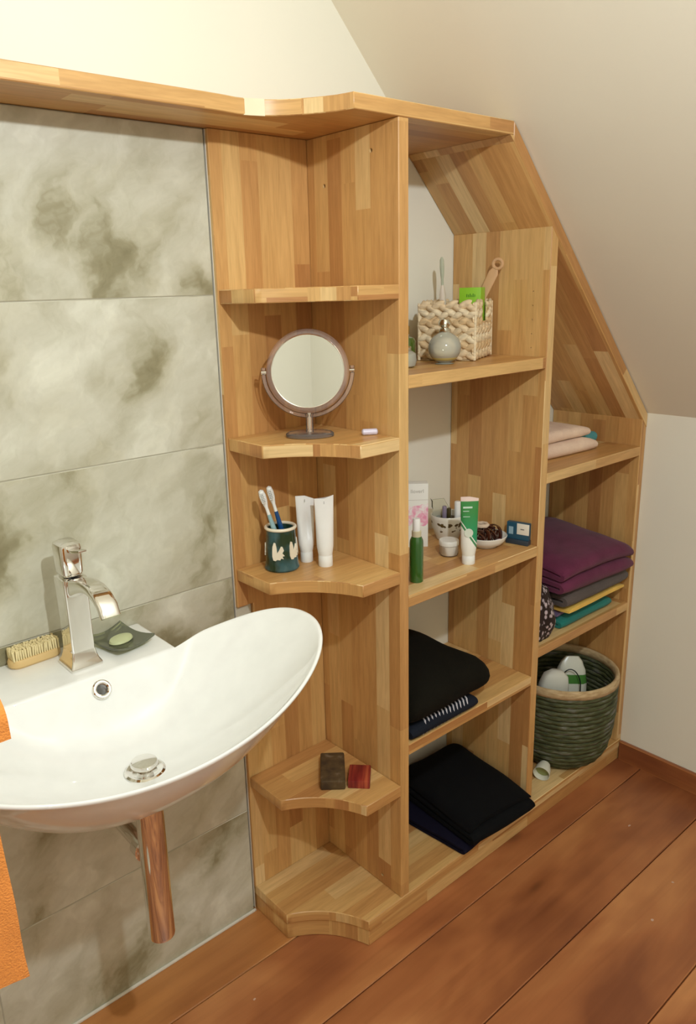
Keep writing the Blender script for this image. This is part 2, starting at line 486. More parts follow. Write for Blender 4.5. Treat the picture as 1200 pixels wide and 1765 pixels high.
# ------------------------------------------------------------------ washbasin
XS, YC, A_, B_ = -.6378, -.0278, .3561, .188
Z0, HR, NR, EE = .8401, .0761, 1.816, 2.177
ZIN, ZUN = .737, .700
def sgnp(v, e): return math.copysign(abs(v)**e, v)
basin = thing('washbasin', 'white ceramic washbasin with oval upswept bowl and flat tap ledge', 'washbasin', (XS, YT, .70))
bo = Vector((-XS, -YT, -.70))
YDK = .1215                     # front edge of the tap ledge
def rim(th):
    c, s = math.cos(th), math.sin(th)
    return A_*sgnp(c, 2/EE), B_*sgnp(s, 2/EE), Z0+HR*abs(c)**NR
def sstep(a, b, v):
    k = min(1, max(0, (v-a)/(b-a))); return k*k*(3-2*k)
N = 200
def ring(f_xy, f_z):
    q = []
    for j in range(N):
        x, y, z = rim(2*math.pi*j/N)
        # behind the ledge front the bowl is drawn up to the ledge edge
        d = YDK-YC
        ys = y
        if y > 0:
            e = .016; v = y-d
            ys = d + (.5*(v-math.sqrt(v*v+e*e)))          # soft minimum
        w = sstep(.35, .95, f_xy)*sstep(.235, .135, abs(x)) if y > 0 else 0
        yy = y+(ys-y)*w; zz = z+(.8565-z)*w*sstep(d-.02, d+.02, y)
        q.append(Vector((XS+x*f_xy, YC+yy*f_xy, f_z(zz))) + bo)
    return q
# outside, bottom to rim
outs = []
for i in range(16):
    q = .16 + (.985-.16)*i/15
    g = max(0, (q-.16)/(.985-.16))
    outs.append(ring(q, lambda z, g=g: ZUN+(z-.009-ZUN)*(g**1.9)))
outs.append(ring(.996, lambda z: z-.006)); outs.append(ring(1.0, lambda z: z-.003)); outs.append(ring(.997, lambda z: z-.0005)); outs.append(ring(.988, lambda z: z+.0003)); outs.append(ring(.978, lambda z: z-.001))
for i in range(22):
    q = .97 - (.97-.055)*i/21
    outs.append(ring(q, lambda z, q=q: ZIN+(z-.004-ZIN)*max(0,(q-.055)/.915)**1.75))
bowl = MB().loft(outs).build('bowl', CERAMIC, basin, ang=70)
# tap ledge
led = MB().box(XS-.16, .1195, .800, XS+.16, YT-.0008, .8576); led.move(Matrix.Translation(bo))
ledge = led.build('tap_ledge', CERAMIC, basin, bevel=.006, segs=3, ang=60)
# overflow ring on the back slope
def back_slope(y):
    q = (y-YC)/(YDK-YC)
    return ZIN+(.8565-.004-ZIN)*max(0, (q-.055)/.915)**1.75
oy = .104; oz = back_slope(oy)
sl_ = math.atan2(back_slope(oy+.005)-back_slope(oy-.005), .01)
MB().torus(.0135, .0042, seg=32).build('overflow_ring', CHROME, basin, loc=(-.636-XS, oy-YT, oz-.70+.0015), rot=(sl_, 0, 0))
OM = Matrix.Translation((-.636-XS, oy-YT, oz-.70)) @ Matrix.Rotation(sl_, 4, 'X')
cut(bowl, [MB().lathe([(.0128, -.045), (.0128, .012)], 32).move(OM)])
cut(ledge, [MB().lathe([(.0128, -.045), (.0128, .012)], 32).move(OM)])
MB().lathe([(.0135, .0015), (.0112, .0015), (.0110, -.010), (.0127, -.010), (.0127, .001), (.0135, .0015)], 32, cap0=False, cap1=False).move(OM).build('overflow_sleeve', STEEL, basin)
# drain flange and push stopper
DX, DY = -.632, YC
dr = MB().lathe([(.034, 0), (.034, .0015), (.030, .0035), (.024, .002), (.022, .0008)], 40).build('drain_flange', CHROME, basin, loc=(DX-XS, DY-YT, ZIN-.70+.001))
MB().lathe([(.012, -.002), (.012, .008), (.0215, .0085), (.0225, .010), (.0225, .015), (.021, .0175), (.010, .019), (.002, .0192)], 40).build('stopper', CHROME, dr, loc=(0, 0, .001))
# trap under the basin
trap = thing('drain_trap', 'chrome bottle trap with tall tube hanging under the washbasin', 'pipe', (DX, DY, .405))
MB().lathe([(.019, 0), (.0225, .003), (.0235, .008), (.0235, .265), (.0225, .27)], 40).build('trap_tube', CHROME, trap)
MB().lathe([(.017, .27), (.017, .2975)], 32).build('inlet_pipe', CHROME, trap)
MB().lathe([(.020, .278), (.024, .280), (.024, .2935), (.020, .2945)], 32).build('collar_nut', CHROME, trap)
MB().tube([(0, .02, .165), (0, .10, .165), (0, YT-DY-.0008, .165)], .016, 24).build('outlet_pipe', CHROME, trap)
MB().lathe([(.018, 0), (.023, .002), (.023, .022), (.018, .024)], 32).build('outlet_nut', CHROME, trap, loc=(0, .022, .165), rot=(-math.pi/2, 0, 0))
MB().lathe([(.018, 0), (.032, .001), (.034, .006), (.034, .008)], 32).build('wall_rosette', CHROME, trap, loc=(0, YT-DY-.009, .165), rot=(-math.pi/2, 0, 0))

# ------------------------------------------------------------------ tap
tap = thing('basin_tap', 'chrome single-lever basin tap with square column and flared foot', 'tap', (-.637, .183, .8578))
def sq(w, d, z, cy=0, r=.25, n=6):
    pts = []
    for qx, qy, a0 in ((1,1,0),(-1,1,90),(-1,-1,180),(1,-1,270)):
        rr = r*min(w, d)/2
        for k in range(n+1):
            a = math.radians(a0+90*k/n)
            pts.append((qx*(w/2-rr)+rr*math.cos(a), cy+qy*(d/2-rr)+rr*math.sin(a), z))
    return pts
MB().loft([sq(.058,.062,0,r=.12), sq(.059,.063,.003,r=.12), sq(.058,.062,.006,r=.12), sq(.050,.054,.013,r=.14), sq(.045,.049,.022,r=.16), sq(.042,.046,.032,r=.18)]).build('foot', CHROME, tap, ang=30)
MB().loft([sq(.042,.046,.032,r=.18), sq(.041,.045,.08,r=.18), sq(.042,.046,.13,r=.2), sq(.044,.048,.160,r=.22), sq(.043,.047,.168,r=.25), sq(.034,.036,.170,r=.4)]).build('column', CHROME, tap, ang=30)
head = MB().loft([sq(.030,.034,.170,r=.7), sq(.036,.042,.173,r=.6), sq(.038,.046,.178,r=.55), sq(.039,.047,.20,r=.55), sq(.040,.049,.222,r=.55), sq(.038,.047,.229,r=.6), sq(.028,.034,.233,r=.8)]).build('head', CHROME, tap, ang=40)
lv = MB().loft([[(x*.010, -.018-.0, .221+z*.003) for x, z in ((-1,-1),(1,-1),(1,1),(-1,1))], [(x*.0095, -.045, .224+z*.0025) for x, z in ((-1,-1),(1,-1),(1,1),(-1,1))], [(x*.007, -.070, .230+z*.002) for x, z in ((-1,-1),(1,-1),(1,1),(-1,1))]])
lv.build('lever', CHROME, head, bevel=.001)
# spout: flat curved channel reaching forward and bending down
path = [(-.012,.150,.034,.036), (-.030,.156,.032,.034), (-.055,.165,.026,.034), (-.080,.171,.021,.034), (-.105,.172,.017,.034), (-.128,.166,.015,.034), (-.145,.154,.014,.034), (-.154,.138,.013,.033)]
rg = []
for i, (y, z, h, w) in enumerate(path):
    a = path[max(i-1,0)]; b = path[min(i+1,len(path)-1)]
    ty, tz = b[0]-a[0], b[1]-a[1]; L = math.hypot(ty, tz); ny, nz_ = -tz/L, ty/L
    if nz_ < 0: ny, nz_ = -ny, -nz_
    rr = []
    for k in range(28):
        th = 2*math.pi*k/28
        cx = sgnp(math.cos(th), .45)*w/2; cz = sgnp(math.sin(th), .45)*h/2
        rr.append((cx, y+ny*cz, z+nz_*cz))
    rg.append(rr)
MB().loft(rg).build('spout', CHROME, tap, ang=40)

# ------------------------------------------------------------------ things on the tap ledge
ZL = .8578
nb = thing('nail_brush', 'small wooden nail brush with pale bristles on the basin ledge', 'brush', (-.695, .253, ZL), math.radians(3))
BWOOD = plain('pale_beech', (224,190,130), .5)
BRIST = plain('cream_bristle', (240,222,170), .8)
def stadium(L, w, z, n=10):
    pts = []
    for sx, a0 in ((1,-90),(-1,90)):
        for k in range(n+1):
            a = math.radians(a0+180*k/n); pts.append((sx*(L/2-w/2)+w/2*math.cos(a), w/2*math.sin(a), z))
    return pts
MB().loft([stadium(.090,.032,0), stadium(.096,.038,.004), stadium(.096,.038,.012), stadium(.092,.034,.016)]).build('brush_body', BWOOD, nb)
bm_ = MB(); rnd = random.Random(3)
for i in range(20):
    for j in range(7):
        x = -.041+.082*i/19; y = -.0135+.027*j/6
        lx, ly = rnd.uniform(-.003,.003), rnd.uniform(-.003,.003)
        bm_.loft([[(x+.0018*math.cos(a), y+.0018*math.sin(a), .0155) for a in (0,1.26,2.51,3.77,5.03)], [(x+lx*.6+.0024*math.cos(a), y+ly*.6+.0024*math.sin(a), .034+rnd.uniform(-.001,.001)) for a in (0,1.26,2.51,3.77,5.03)]])
bo_ = bm_.build('bristles', BRIST, nb); bo_['kind'] = 'stuff'

sdish = thing('soap_dish', 'square green glass soap dish beside the tap', 'soap dish', (-.548, .207, ZL), math.radians(12))
def dish_pt(i, j, n, top):
    u, v = -1+2*i/n, -1+2*j/n
    z = .003+.008*(u*u+v*v)/2+.004*abs(u*v)**2
    k = 1-.05*(1-abs(u*v))
    return (u*.041*k, v*.052*k, z+(.0045 if top else 0) - (.003 if not top and max(abs(u),abs(v)) < .3 else 0))
n = 14; dm = MB()
for top in (1, 0):
    k = len(dm.v)
    dm.v += [dish_pt(i, j, n, top) for i in range(n+1) for j in range(n+1)]
    for i in range(n):
        for j in range(n):
            a = k+i*(n+1)+j; f = (a, a+n+1, a+n+2, a+1)
            dm.f.append(f if top else f[::-1])
m_ = (n+1)*(n+1)
bd = [i*(n+1) for i in range(n+1)] + [n*(n+1)+j for j in range(1,n+1)] + [i*(n+1)+n for i in range(n-1,-1,-1)] + [j for j in range(n-1,0,-1)]
for a, b in zip(bd, bd[1:]+bd[:1]): dm.f.append((a, b, b+m_, a+m_))
dm.build('glass_bowl', GREENGLASS, sdish, ang=50)
SOAPM = plain('pale_green_soap', (200,206,160), .4)
sp = MB().lathe([(.004,0),(.020,.001),(.024,.004),(.022,.008),(.012,.010),(.002,.0105)], 28, sx=1.05, sy=.75).build('soap_bar', SOAPM, loc=(-.551, .197, ZL+.0084), rot=(0,0,.3))
tag(sp, 'worn sliver of pale green soap in the glass dish', 'soap')

# ------------------------------------------------------------------ orange towel on its stand
TOWEL = fabric('orange_terry', (240,152,74), 450, .6)
stand = thing('towel_stand', 'slim chrome floor stand whose bar carries the orange towel', 'towel stand', (-1.42, -.30, 0))
MB().lathe([(.13,0),(.13,.006),(.02,.012)], 40).build('stand_base', CHROME, stand)
MB().tube([(0,0,.008),(0,0,1.078)], .011, 16).build('stand_post', CHROME, stand)
MB().tube([(0,0,1.074),(.49,0,1.074)], .009, 16).build('stand_bar', CHROME, stand)
# draped cloth: profile over the bar, extruded along x with a soft wave
def draped(x0, x1, zt, zf, zb_, yb, rad, th, nx=22, wave=.006, skew=0.0, seed=1):
    prof = []
    for k in range(13): prof.append((-rad, zf+(zt-zf)*k/12, 1))
    for k in range(1, 8):
        a = math.pi*k/8; prof.append((-rad*math.cos(a), zt+rad*math.sin(a), 0))
    for k in range(13): prof.append((rad, zt-(zt-zb_)*k/12, 1))
    mbx = MB(); out = []
    for s_ in (1, 0):
        for i in range(nx+1):
            f = i/nx; x = x0+(x1-x0)*f
            for k, (y, z, w) in enumerate(prof):
                d = max(0, zt-z)
                wv = wave*math.sin(f*9+seed)*min(1, d*6)+noise.noise(Vector((x*14, z*9, seed)))*.004*min(1, d*8)
                a = prof[min(k+1,len(prof)-1)]; b = prof[max(k-1,0)]
                ty, tz = a[0]-b[0], a[1]-b[1]; L = math.hypot(ty, tz)
                ny, nz_ = -tz/L, ty/L
                o_ = th if s_ else 0
                out.append((x+skew*d*f+noise.noise(Vector((z*12, seed, y)))*.002, yb+y+wv+ny*o_, z+nz_*o_))
    m = len(prof); q = (nx+1)*m
    mbx.v = out
    for i in range(nx):
        for k in range(m-1):
            a = i*m+k; mbx.f.append((a, a+m, a+m+1, a+1)); b = a+q; mbx.f.append((b, b+1, b+m+1, b+m))
    bd = [k for k in range(m)] + [i*m+m-1 for i in range(1,nx+1)] + [nx*m+k for k in range(m-2,-1,-1)] + [i*m for i in range(nx-1,0,-1)]
    for a, b in zip(bd, bd[1:]+bd[:1]): mbx.f.append((a, b, b+q, a+q))
    return mbx
tw = thing('hanging_towel', 'orange terry towel hanging beside the white washbasin', 'towel', (0,0,0))
draped(-1.33, -.935, 1.074, .757, .80, -.30, .0090, .006, skew=.03).build('towel_cloth', TOWEL, tw, ang=60)
draped(-1.20, -.908, 1.074, 1.056, 1.054, -.30, .0148, .009, nx=16, wave=.0).build('folded_top', TOWEL, tw, ang=60)

# ------------------------------------------------------------------ corner shelf objects
# make-up mirror
mir = thing('makeup_mirror', 'round make-up mirror on clear acrylic stand', 'mirror', (-.113, .150, Z2), math.radians(-40))
MB().lathe([(.046,0),(.050,.002),(.050,.007),(.046,.010),(.012,.011)], 48, sx=1, sy=.72).build('foot', ACRYLIC, mir)
MB().lathe([(.0085,.010),(.0075,.014),(.0075,.042),(.0095,.048)], 24).build('stem', ACRYLIC, mir)
MB().lathe([(.0045,.011),(.0045,.05)], 16).build('stem_core', CHROME, mir)
hc = .1345
yoke = []
for k in range(33):
    a = math.radians(-186+192*k/32)
    yoke.append((.0905*math.cos(a), 0, hc+.0905*math.sin(a)))
MB().tube(yoke, .0045, 12).build('yoke', ACRYLIC, mir)
tilt = math.radians(90-8)
fr = MB()
fr.lathe([(.0735,-.006),(.0795,-.006),(.084,-.002),(.084,.006),(.080,.011),(.0745,.012),(.0735,.008),(.0735,-.006)], 64, cap0=False, cap1=False)
frame = fr.build('frame_ring', ACRYLIC, mir, loc=(0,0,hc), rot=(tilt,0,0))
MB().lathe([(.0736,.002),(.0736,.007),(.0725,.0085)], 64).build('mirror_glass', MIRROR, mir, loc=(0,0,hc), rot=(tilt,0,0))
MB().torus(.0735, .0012, seg=64, sseg=8).build('chrome_edge', CHROME, mir, loc=(0,-.0085*math.sin(tilt),hc+.0085*math.cos(tilt)), rot=(tilt,0,0))
for sx in (-1, 1):
    MB().lathe([(.005,0),(.005,.010)], 16).build('pivot', CHROME, mir, loc=(sx*.0845 if sx > 0 else -.0945, 0, hc), rot=(0, math.pi/2, 0))

# small lilac capsule
LILAC = plain('lilac_white_plastic', (216,208,226), .3)
cap = MB().tube([(-.017,0,.0068),(-.0165,0,.0068),(-.014,0,.0068),(.014,0,.0068),(.0165,0,.0068),(.017,0,.0068)], [.001,.004,.0066,.0066,.004,.001], 20).build('pill_case', LILAC, loc=(-.0200,.068,Z2), rot=(0,0,math.radians(-34)))
tag(cap, 'small lilac-white capsule-shaped case on the mirror shelf', 'case')

# ceramic beaker with leaf motif
t = NT('teal_glaze')
n1 = t.noise(t.coord(), 18, 3); 
c = t.ramp(n1, [(.38, lin((34,52,26))), (.52, lin((52,84,86))), (.7, lin((70,104,110)))])
t.link(c, t.b.inputs['Base Color']); t.b.inputs['Roughness'].default_value = .15; GLAZE = t.m
CREAM = plain('cream_glaze', (240,228,204), .3)
cup = thing('toothbrush_beaker', 'dark teal glazed beaker with cream leaf motifs and cream rim', 'beaker', (-.160, .205, Z3S))
def cup_r(z): return .0365-.0055*(z/.094)+.0015*max(0, 1-z/.012)
prof = [(.030,0),(.037,.001),(.0385,.004)]+[(cup_r(z), z) for z in (.010,.02,.035,.05,.065,.08,.09)]
MB().lathe(prof+[(.0288,.092),(.0285,.085),(.029,.04),(.030,.006),(.004,.005)], 48).build('beaker_body', GLAZE, cup)
MB().torus(.0316, .0036, (0,0,.0935), 48, 12).build('beaker_rim', CREAM, cup)
def leaf(cx_a, cz, pts):
    mb = MB(); n = len(pts)
    for o_ in (.0020, -.0015):
        for (a, z) in pts:
            r = cup_r(cz+z)+o_; A = cx_a+a/.034
            mb.v.append((r*math.cos(A), r*math.sin(A), cz+z))
    mb.f.append(tuple(range(n)))
    for i in range(n): mb.f.append((i, (i+1)%n, (i+1)%n+n, i+n))
    return mb
lshape = [(-.010,-.018),(-.006,-.019),(-.003,-.016),(.002,-.017),(.004,-.013),(.008,-.015),(.006,-.009),(.010,-.008),(.006,-.002),(.009,.004),(.007,.012),(.004,.013),(.000,.004),(-.003,-.002),(-.004,.010),(-.006,.020),(-.009,.021),(-.0115,.012),(-.012,0),(-.012,-.010)]
for ang_, cz in ((math.radians(-136), .046), (math.radians(-72), .046), (math.radians(-10), .046), (math.radians(60), .046), (math.radians(130), .046)):
    k = 1.2
    leaf(ang_, cz, [(k*a, z) for a, z in lshape]).build('leaf_motif', CREAM, cup, ang=80)
# toothbrushes
WHITEP = plain('white_plastic', (244,244,240), .25)
BLUEP = plain('blue_grip', (20,74,130), .35)
PALEB = plain('pale_blue_grip', (150,184,190), .35)
def toothbrush(label, b, tpt, gripm, gname):
    b, tpt = Vector(b), Vector(tpt); th = thing('toothbrush', label, 'toothbrush', b)
    d = tpt-b; L = d.length; d = d/L
    side = d.cross(Vector((-.6,-.78,.1))).normalized(); front = side.cross(d).normalized()
    def P(s, f=0): return d*(s*L)+front*f
    MB().tube([P(0), P(.03), P(.15), P(.45), P(.68)], [.002,.0045,.0058,.0058,.0042], 12).build('grip', gripm, th)
    MB().tube([P(.66), P(.72), P(.77), P(.82), P(.86), P(.93), P(.985), P(1.0)], [.0040,.0036,.0036,.0055,.0070,.0075,.0055,.001], 12, flat=1.0).build('neck_and_head', WHITEP, th)
    bm2 = MB(); m = Matrix((side, d, front)).transposed()
    for i in range(6):
        for j in range(3):
            c = P(.86+.02*i, .005)+side*(-.0032+.0032*j)
            bm2.tube([c, c-front*-.009], .0013, 6)
    o = bm2.build('bristles', WHITEP, th); o['kind'] = 'stuff'
toothbrush('white toothbrush with pale blue grip leaning in the teal beaker', (-.158,.192,Z3S+.009), (-.204,.210,Z3S+.183), PALEB, 'a')
toothbrush('white toothbrush with dark blue grip leaning in the teal beaker', (-.141,.196,Z3S+.009), (-.180,.214,Z3S+.186), BLUEP, 'b')

# toothpaste tubes
def tube_thing(name, label, loc, rz, h, capr, caph, wtop, mat, capmat, lean=(0,0), dent=0, seedv=0, crimp=None):
    th = thing(name, label, 'tube', loc, rz)
    MB().lathe([(capr*.96,0),(capr,.0012),(capr*.97,caph-.001),(capr*.93,caph)], 28).build('cap', capmat, th)
    rg = []
    n = 36
    for k in range(17):
        s = k/16; z = caph+(h-caph)*s
        e = s**1.1; sh = min(1, s*7)
        rx = capr*.97+(wtop/2*.86-capr*.97)*sh+(wtop/2*.14)*s
        ry = (capr*.97+capr*.18*sh)*(1-e)+.0012*e
        q = []
        for j in range(n):
            a = 2*math.pi*j/n
            x = rx*math.cos(a); y = ry*math.sin(a)
            if dent and y < 0:
                y += dent*math.exp(-((s-.45)/.22)**2)*math.exp(-((x/wtop*2-.2)/.5)**2)
            zz = z + (.0035*math.cos(a)*s*lean[0] if True else 0)
            x += lean[0]*.0*s; y += lean[1]*s
            q.append((x, y, zz+ (abs(math.cos(a))*lean[0]*.004*s)))
        rg.append(q)
    body = MB().loft(rg).build('tube_body', mat, th, ang=50)
    return th
TUBEW = plain('white_tube', (243,242,238), .35)
a1 = tube_thing('toothpaste_tube', 'squeezed white toothpaste tube with dented side standing on its cap', (-.0945,.200,Z3S), math.radians(-38), .150, .0145, .024, .041, TUBEW, WHITEP, (-1,.004), .012)
a2 = tube_thing('toothpaste_tube', 'full plain white toothpaste tube standing on its cap', (-.083,.148,Z3S), math.radians(-38), .152, .0160, .026, .042, TUBEW, WHITEP, (1,0), 0)
INK = plain('grey_ink', (120,118,112), .6)
for th, z in ((a1,.143), (a2,.146)):
    MB().box(-.0004, -.0030, z-.006, .0004, -.0016, z).build('notch_mark', INK, th)

# dark pumice block and red striped block on the low corner shelf
t = NT('dark_weathered_block'); nn = t.noise(t.coord(), 40, 4)
t.link(t.ramp(nn, [(.35, lin((62,44,24))), (.6, lin((88,68,38))), (.75, lin((120,104,86)))]), t.b.inputs['Base Color'])
t.b.inputs['Roughness'].default_value = .8; DARKBLOCK = t.m
blk = MB().box(-.029,-.058,0,.029,.058,.024).build('soap_block', DARKBLOCK, loc=(-.089,.139,Z4+.0002), rot=(0,0,math.radians(-40)), bevel=.005, segs=3)
tag(blk, 'dark brown weathered rectangular block lying on the lower corner shelf', 'block')
t = NT('red_streaked_wood'); uvm = t.mapping(t.coord(), (90, 6, 8)); nn = t.noise(uvm, 1, 3)
t.link(t.ramp(nn, [(.35, lin((104,22,28))), (.52, lin((140,44,38))), (.68, lin((178,84,56)))]), t.b.inputs['Base Color'])
t.b.inputs['Roughness'].default_value = .35; REDW = t.m
rb = MB().box(-.0255,-.032,0,.0255,.032,.021).build('red_block', REDW, loc=(-.056,.081,Z4), rot=(0,0,math.radians(-46)), bevel=.003, segs=2)
tag(rb, 'small red streaked block beside the dark brown block', 'block')

# ------------------------------------------------------------------ upper middle compartment
STRAW = []
for i, c in enumerate(((236,210,170), (224,192,146), (242,222,186))):
    t = NT('water_hyacinth_%d' % i); nn = t.noise(t.mapping(t.coord(), (60,60,160)), 1, 3)
    t.link(t.ramp(nn, [(.3, tuple(x*.7 for x in lin(c)[:3])+(1,)), (.65, lin(c))]), t.b.inputs['Base Color'])
    t.b.inputs['Roughness'].default_value = .7; t.bump(nn, .2, .003); STRAW.append(t.m)
FL = Vector((.268,.203,0)); e1 = Vector((.427,-.904,0)); e2 = Vector((.904,.427,0))
BL1, BL2, BH = .140, .168, .137
bc = FL+e1*BL1/2+e2*BL2/2
bsk = thing('wicker_basket', 'rectangular straw-coloured woven basket with a handle slot', 'basket', (bc.x, bc.y, ZA), math.atan2(e2.y, e2.x))
# local axes: x = e2 (long), y = -e1 direction (front face at -y)
hx, hy = BL2/2-.006, BL1/2-.006
walls = MB()
SX0, SX1 = -.012, .048          # handle slot in the short visible side
for (x0,y0,x1,y1) in ((-hx,hy-.004,hx,hy),(-hx,-hy,-hx+.004,hy),(hx-.004,-hy,hx,hy)):
    walls.box(x0,y0,.003,x1,y1,BH-.008)
walls.box(-hx,-hy,.003,hx,-hy+.004,BH-.050); walls.box(-hx,-hy,BH-.050,SX0,-hy+.004,BH-.008); walls.box(SX1,-hy,BH-.050,hx,-hy+.004,BH-.008)
walls.box(-hx,-hy,.001,hx,hy,.005)
walls.build('basket_liner', STRAW[1], bsk)
rnd = random.Random(11)
nrow = 7
for r in range(nrow):
    z = .0155+(BH-.0275)*r/(nrow-1)
    mb = MB()
    def runx(y, x0, x1, sgn):
        nL = max(1, int(abs(x1-x0)/.027)); st = (x1-x0)/nL
        for k in range(nL):
            x = x0+st*(k+.5)
            for s_ in (-1, 1):
                tl = s_*.50*sgn*(1 if r % 2 else -1)
                mb.ellipsoid((x+s_*st*.22, y, z+s_*.0032), (.0190, .0060, .0080), 8, 6, Matrix.Rotation(tl, 3, 'Y') @ Matrix.Rotation(.16*s_, 3, 'Z'))
    def runy(x, y0, y1, sgn):
        nL = max(1, int(abs(y1-y0)/.027)); st = (y1-y0)/nL
        for k in range(nL):
            y = y0+st*(k+.5)
            for s_ in (-1, 1):
                tl = s_*.50*sgn*(1 if r % 2 else -1)
                mb.ellipsoid((x, y+s_*st*.22, z+s_*.0032), (.0060, .0185, .0080), 8, 6, Matrix.Rotation(tl, 3, 'X') @ Matrix.Rotation(.16*s_, 3, 'Z'))
    runx(hy+.001, -hx, hx, 1); runy(-hx-.001, -hy, hy, 1); runy(hx+.001, -hy, hy, 1)
    if z < BH-.054: runx(-hy-.001, -hx, hx, 1)
    else:
        runx(-hy-.001, -hx, SX0-.004, 1); runx(-hy-.001, SX1+.004, hx, 1)
    mb.jitter(.0012, 90, r)
    mb.build('braid_row', STRAW[r % 3], bsk, ang=80)
for sx, sy in ((1,-1),(1,1),(-1,-1),(-1,1)):
    MB().tube([(sx*(hx+.003), sy*(hy+.003), .002), (sx*(hx+.003), sy*(hy+.003), BH-.004)], .0035, 8).build('corner_cord', STRAW[2], bsk)
# contents of the basket
GREENB = plain('leaf_green_card', (148,206,48), .4)
DGREEN = plain('dark_green_print', (70,130,30), .5)
p = FL+e1*.1005+e2*.115
gb = thing('green_carton', 'bright green small carton standing in the woven basket', 'carton', (p.x, p.y, ZA+.0052), math.atan2(e2.y, e2.x))
MB().box(-.022,-.026,0,.024,.026,.160).build('carton_body', GREENB, gb, bevel=.0008)
for k, (x, w, h) in enumerate(((-.012,.0016,.006),(-.008,.002,.008),(-.0045,.0016,.005),(-.001,.002,.008),(.003,.0016,.006),(.007,.002,.007))):
    MB().box(-.0224,x-w/2,.138,-.0219,x+w/2,.138+h).build('print_mark', DGREEN, gb)
PALEH = plain('pale_pink_plastic', (232,216,198), .35)
PALEG = plain('grey_green_bristle', (190,194,170), .7)
b0 = FL+e1*.030+e2*.122
hb = thing('toothbrush', 'pale slim toothbrush standing in the woven basket', 'toothbrush', (b0.x, b0.y, ZA+.0070))
tp = Vector((.366, .216, 1.562))-Vector((b0.x, b0.y, ZA+.0070))
MB().tube([tp*s for s in (0.0,.05,.4,.62,.72)], [.004,.0085,.0095,.0080,.0035], 12).build('handle', PALEH, hb)
MB().tube([tp*s for s in (.70,.78,.82,.9,.97,1.0)], [.0035,.0032,.0045,.0055,.005,.002], 12).build('brush_head', PALEG, hb)
SPOONW = plain('tan_wood', (212,168,122), .5)
b1 = FL+e1*.052+e2*.1475
t1 = FL+e1*.150+e2*.1520
wb = thing('wooden_back_brush', 'tan wooden handle with hanging hole rising out of the woven basket', 'brush', (b1.x, b1.y, ZA+.0054))
tp = Vector((t1.x, t1.y, 1.537))-Vector((b1.x, b1.y, ZA+.0054))
dirt = tp.normalized(); zax = (e2-dirt*e2.dot(dirt)).normalized(); wax = zax.cross(dirt).normalized()
rg = []
for s_, w_, th_ in ((0,.006,.0028),(.25,.008,.003),(.5,.0095,.003),(.8,.0115,.003),(.93,.0120,.0032),(.97,.0075,.003)):
    rg.append([tp*s_ + wax*w_*sgnp(math.cos(q), .6) + zax*th_*sgnp(math.sin(q), .6) for q in [2*math.pi*k/20 for k in range(20)]])
MB().loft(rg).build('handle', SPOONW, wb)
loop = MB().torus(.0110,.0042, seg=28, sseg=10)
loop.move(Matrix.Translation(tp+dirt*.006) @ Matrix((dirt, wax, zax)).transposed().to_4x4())
loop.build('hanging_loop', SPOONW, wb)
# round perfume bottle
SILVERP = plain('silver_cap', (214,212,200), .18, 1)
pf = thing('perfume_bottle', 'round frosted glass perfume bottle with silver stopper before the basket', 'bottle', (.247,.100,ZA))
prof = [(.018,0),(.022,.001)]+[(.037*math.cos(a), .036+.0345*math.sin(a)) for a in [math.radians(-70+10*k) for k in range(14)]]+[(.012,.070),(.011,.073)]
MB().lathe(prof, 40).build('bottle_glass', FROST, pf)
LIQ = plain('amber_liquid', (190,176,110), .2)
MB().lathe([(.010,.006),(.024,.009),(.029,.014),(.0305,.020),(.002,.0205)], 32).build('liquid', LIQ, pf)
MB().lathe([(.0125,.071),(.0135,.074),(.0125,.078),(.009,.080),(.010,.083),(.0145,.087),(.0150,.092),(.011,.098),(.004,.1005),(.001,.101)], 28).jitter(.0012, 160, 2).build('stopper', SILVERP, pf)
# partly hidden bottles behind the divider
gb2 = thing('green_glass_bottle', 'olive green glass bottle half hidden behind the first divider', 'bottle', (.207,.188,ZA))
MB().lathe([(.024,0),(.026,.002),(.026,.050),(.022,.058),(.010,.062),(.010,.070)], 32).build('bottle_body', OLIVEGLASS, gb2)
MB().lathe([(.0125,.066),(.0125,.084),(.011,.085)], 24).build('bottle_cap', plain('brass_cap',(170,140,70),.35,.6), gb2)
gb3 = thing('cream_jar', 'small cream round jar half hidden behind the first divider', 'jar', (.135,.120,ZA))
MB().lathe([(.018,0),(.026,.004),(.029,.016),(.027,.030),(.018,.036)], 32).build('jar_body', FROST, gb3)
MB().lathe([(.016,.036),(.017,.037),(.017,.044),(.015,.046)], 28).build('jar_lid', SILVERP, gb3)

# ------------------------------------------------------------------ middle compartment, second shelf
ZS = ZBm
spy = thing('green_spray_bottle', 'slim dark green glass bottle with white pump cap', 'bottle', (.1045,.052,ZS))
MB().lathe([(.0145,0),(.0158,.0015),(.0158,.092),(.0148,.099),(.0115,.106),(.0105,.108)], 32).build('bottle_glass', BOTTLEGREEN, spy)
MB().lathe([(.0108,.107),(.0108,.120),(.0098,.121)], 28).build('collar', plain('beige_collar',(206,196,164),.4), spy)
MB().lathe([(.0085,.121),(.0088,.124),(.0085,.146),(.0075,.149)], 28).build('pump_cap', WHITEP, spy)

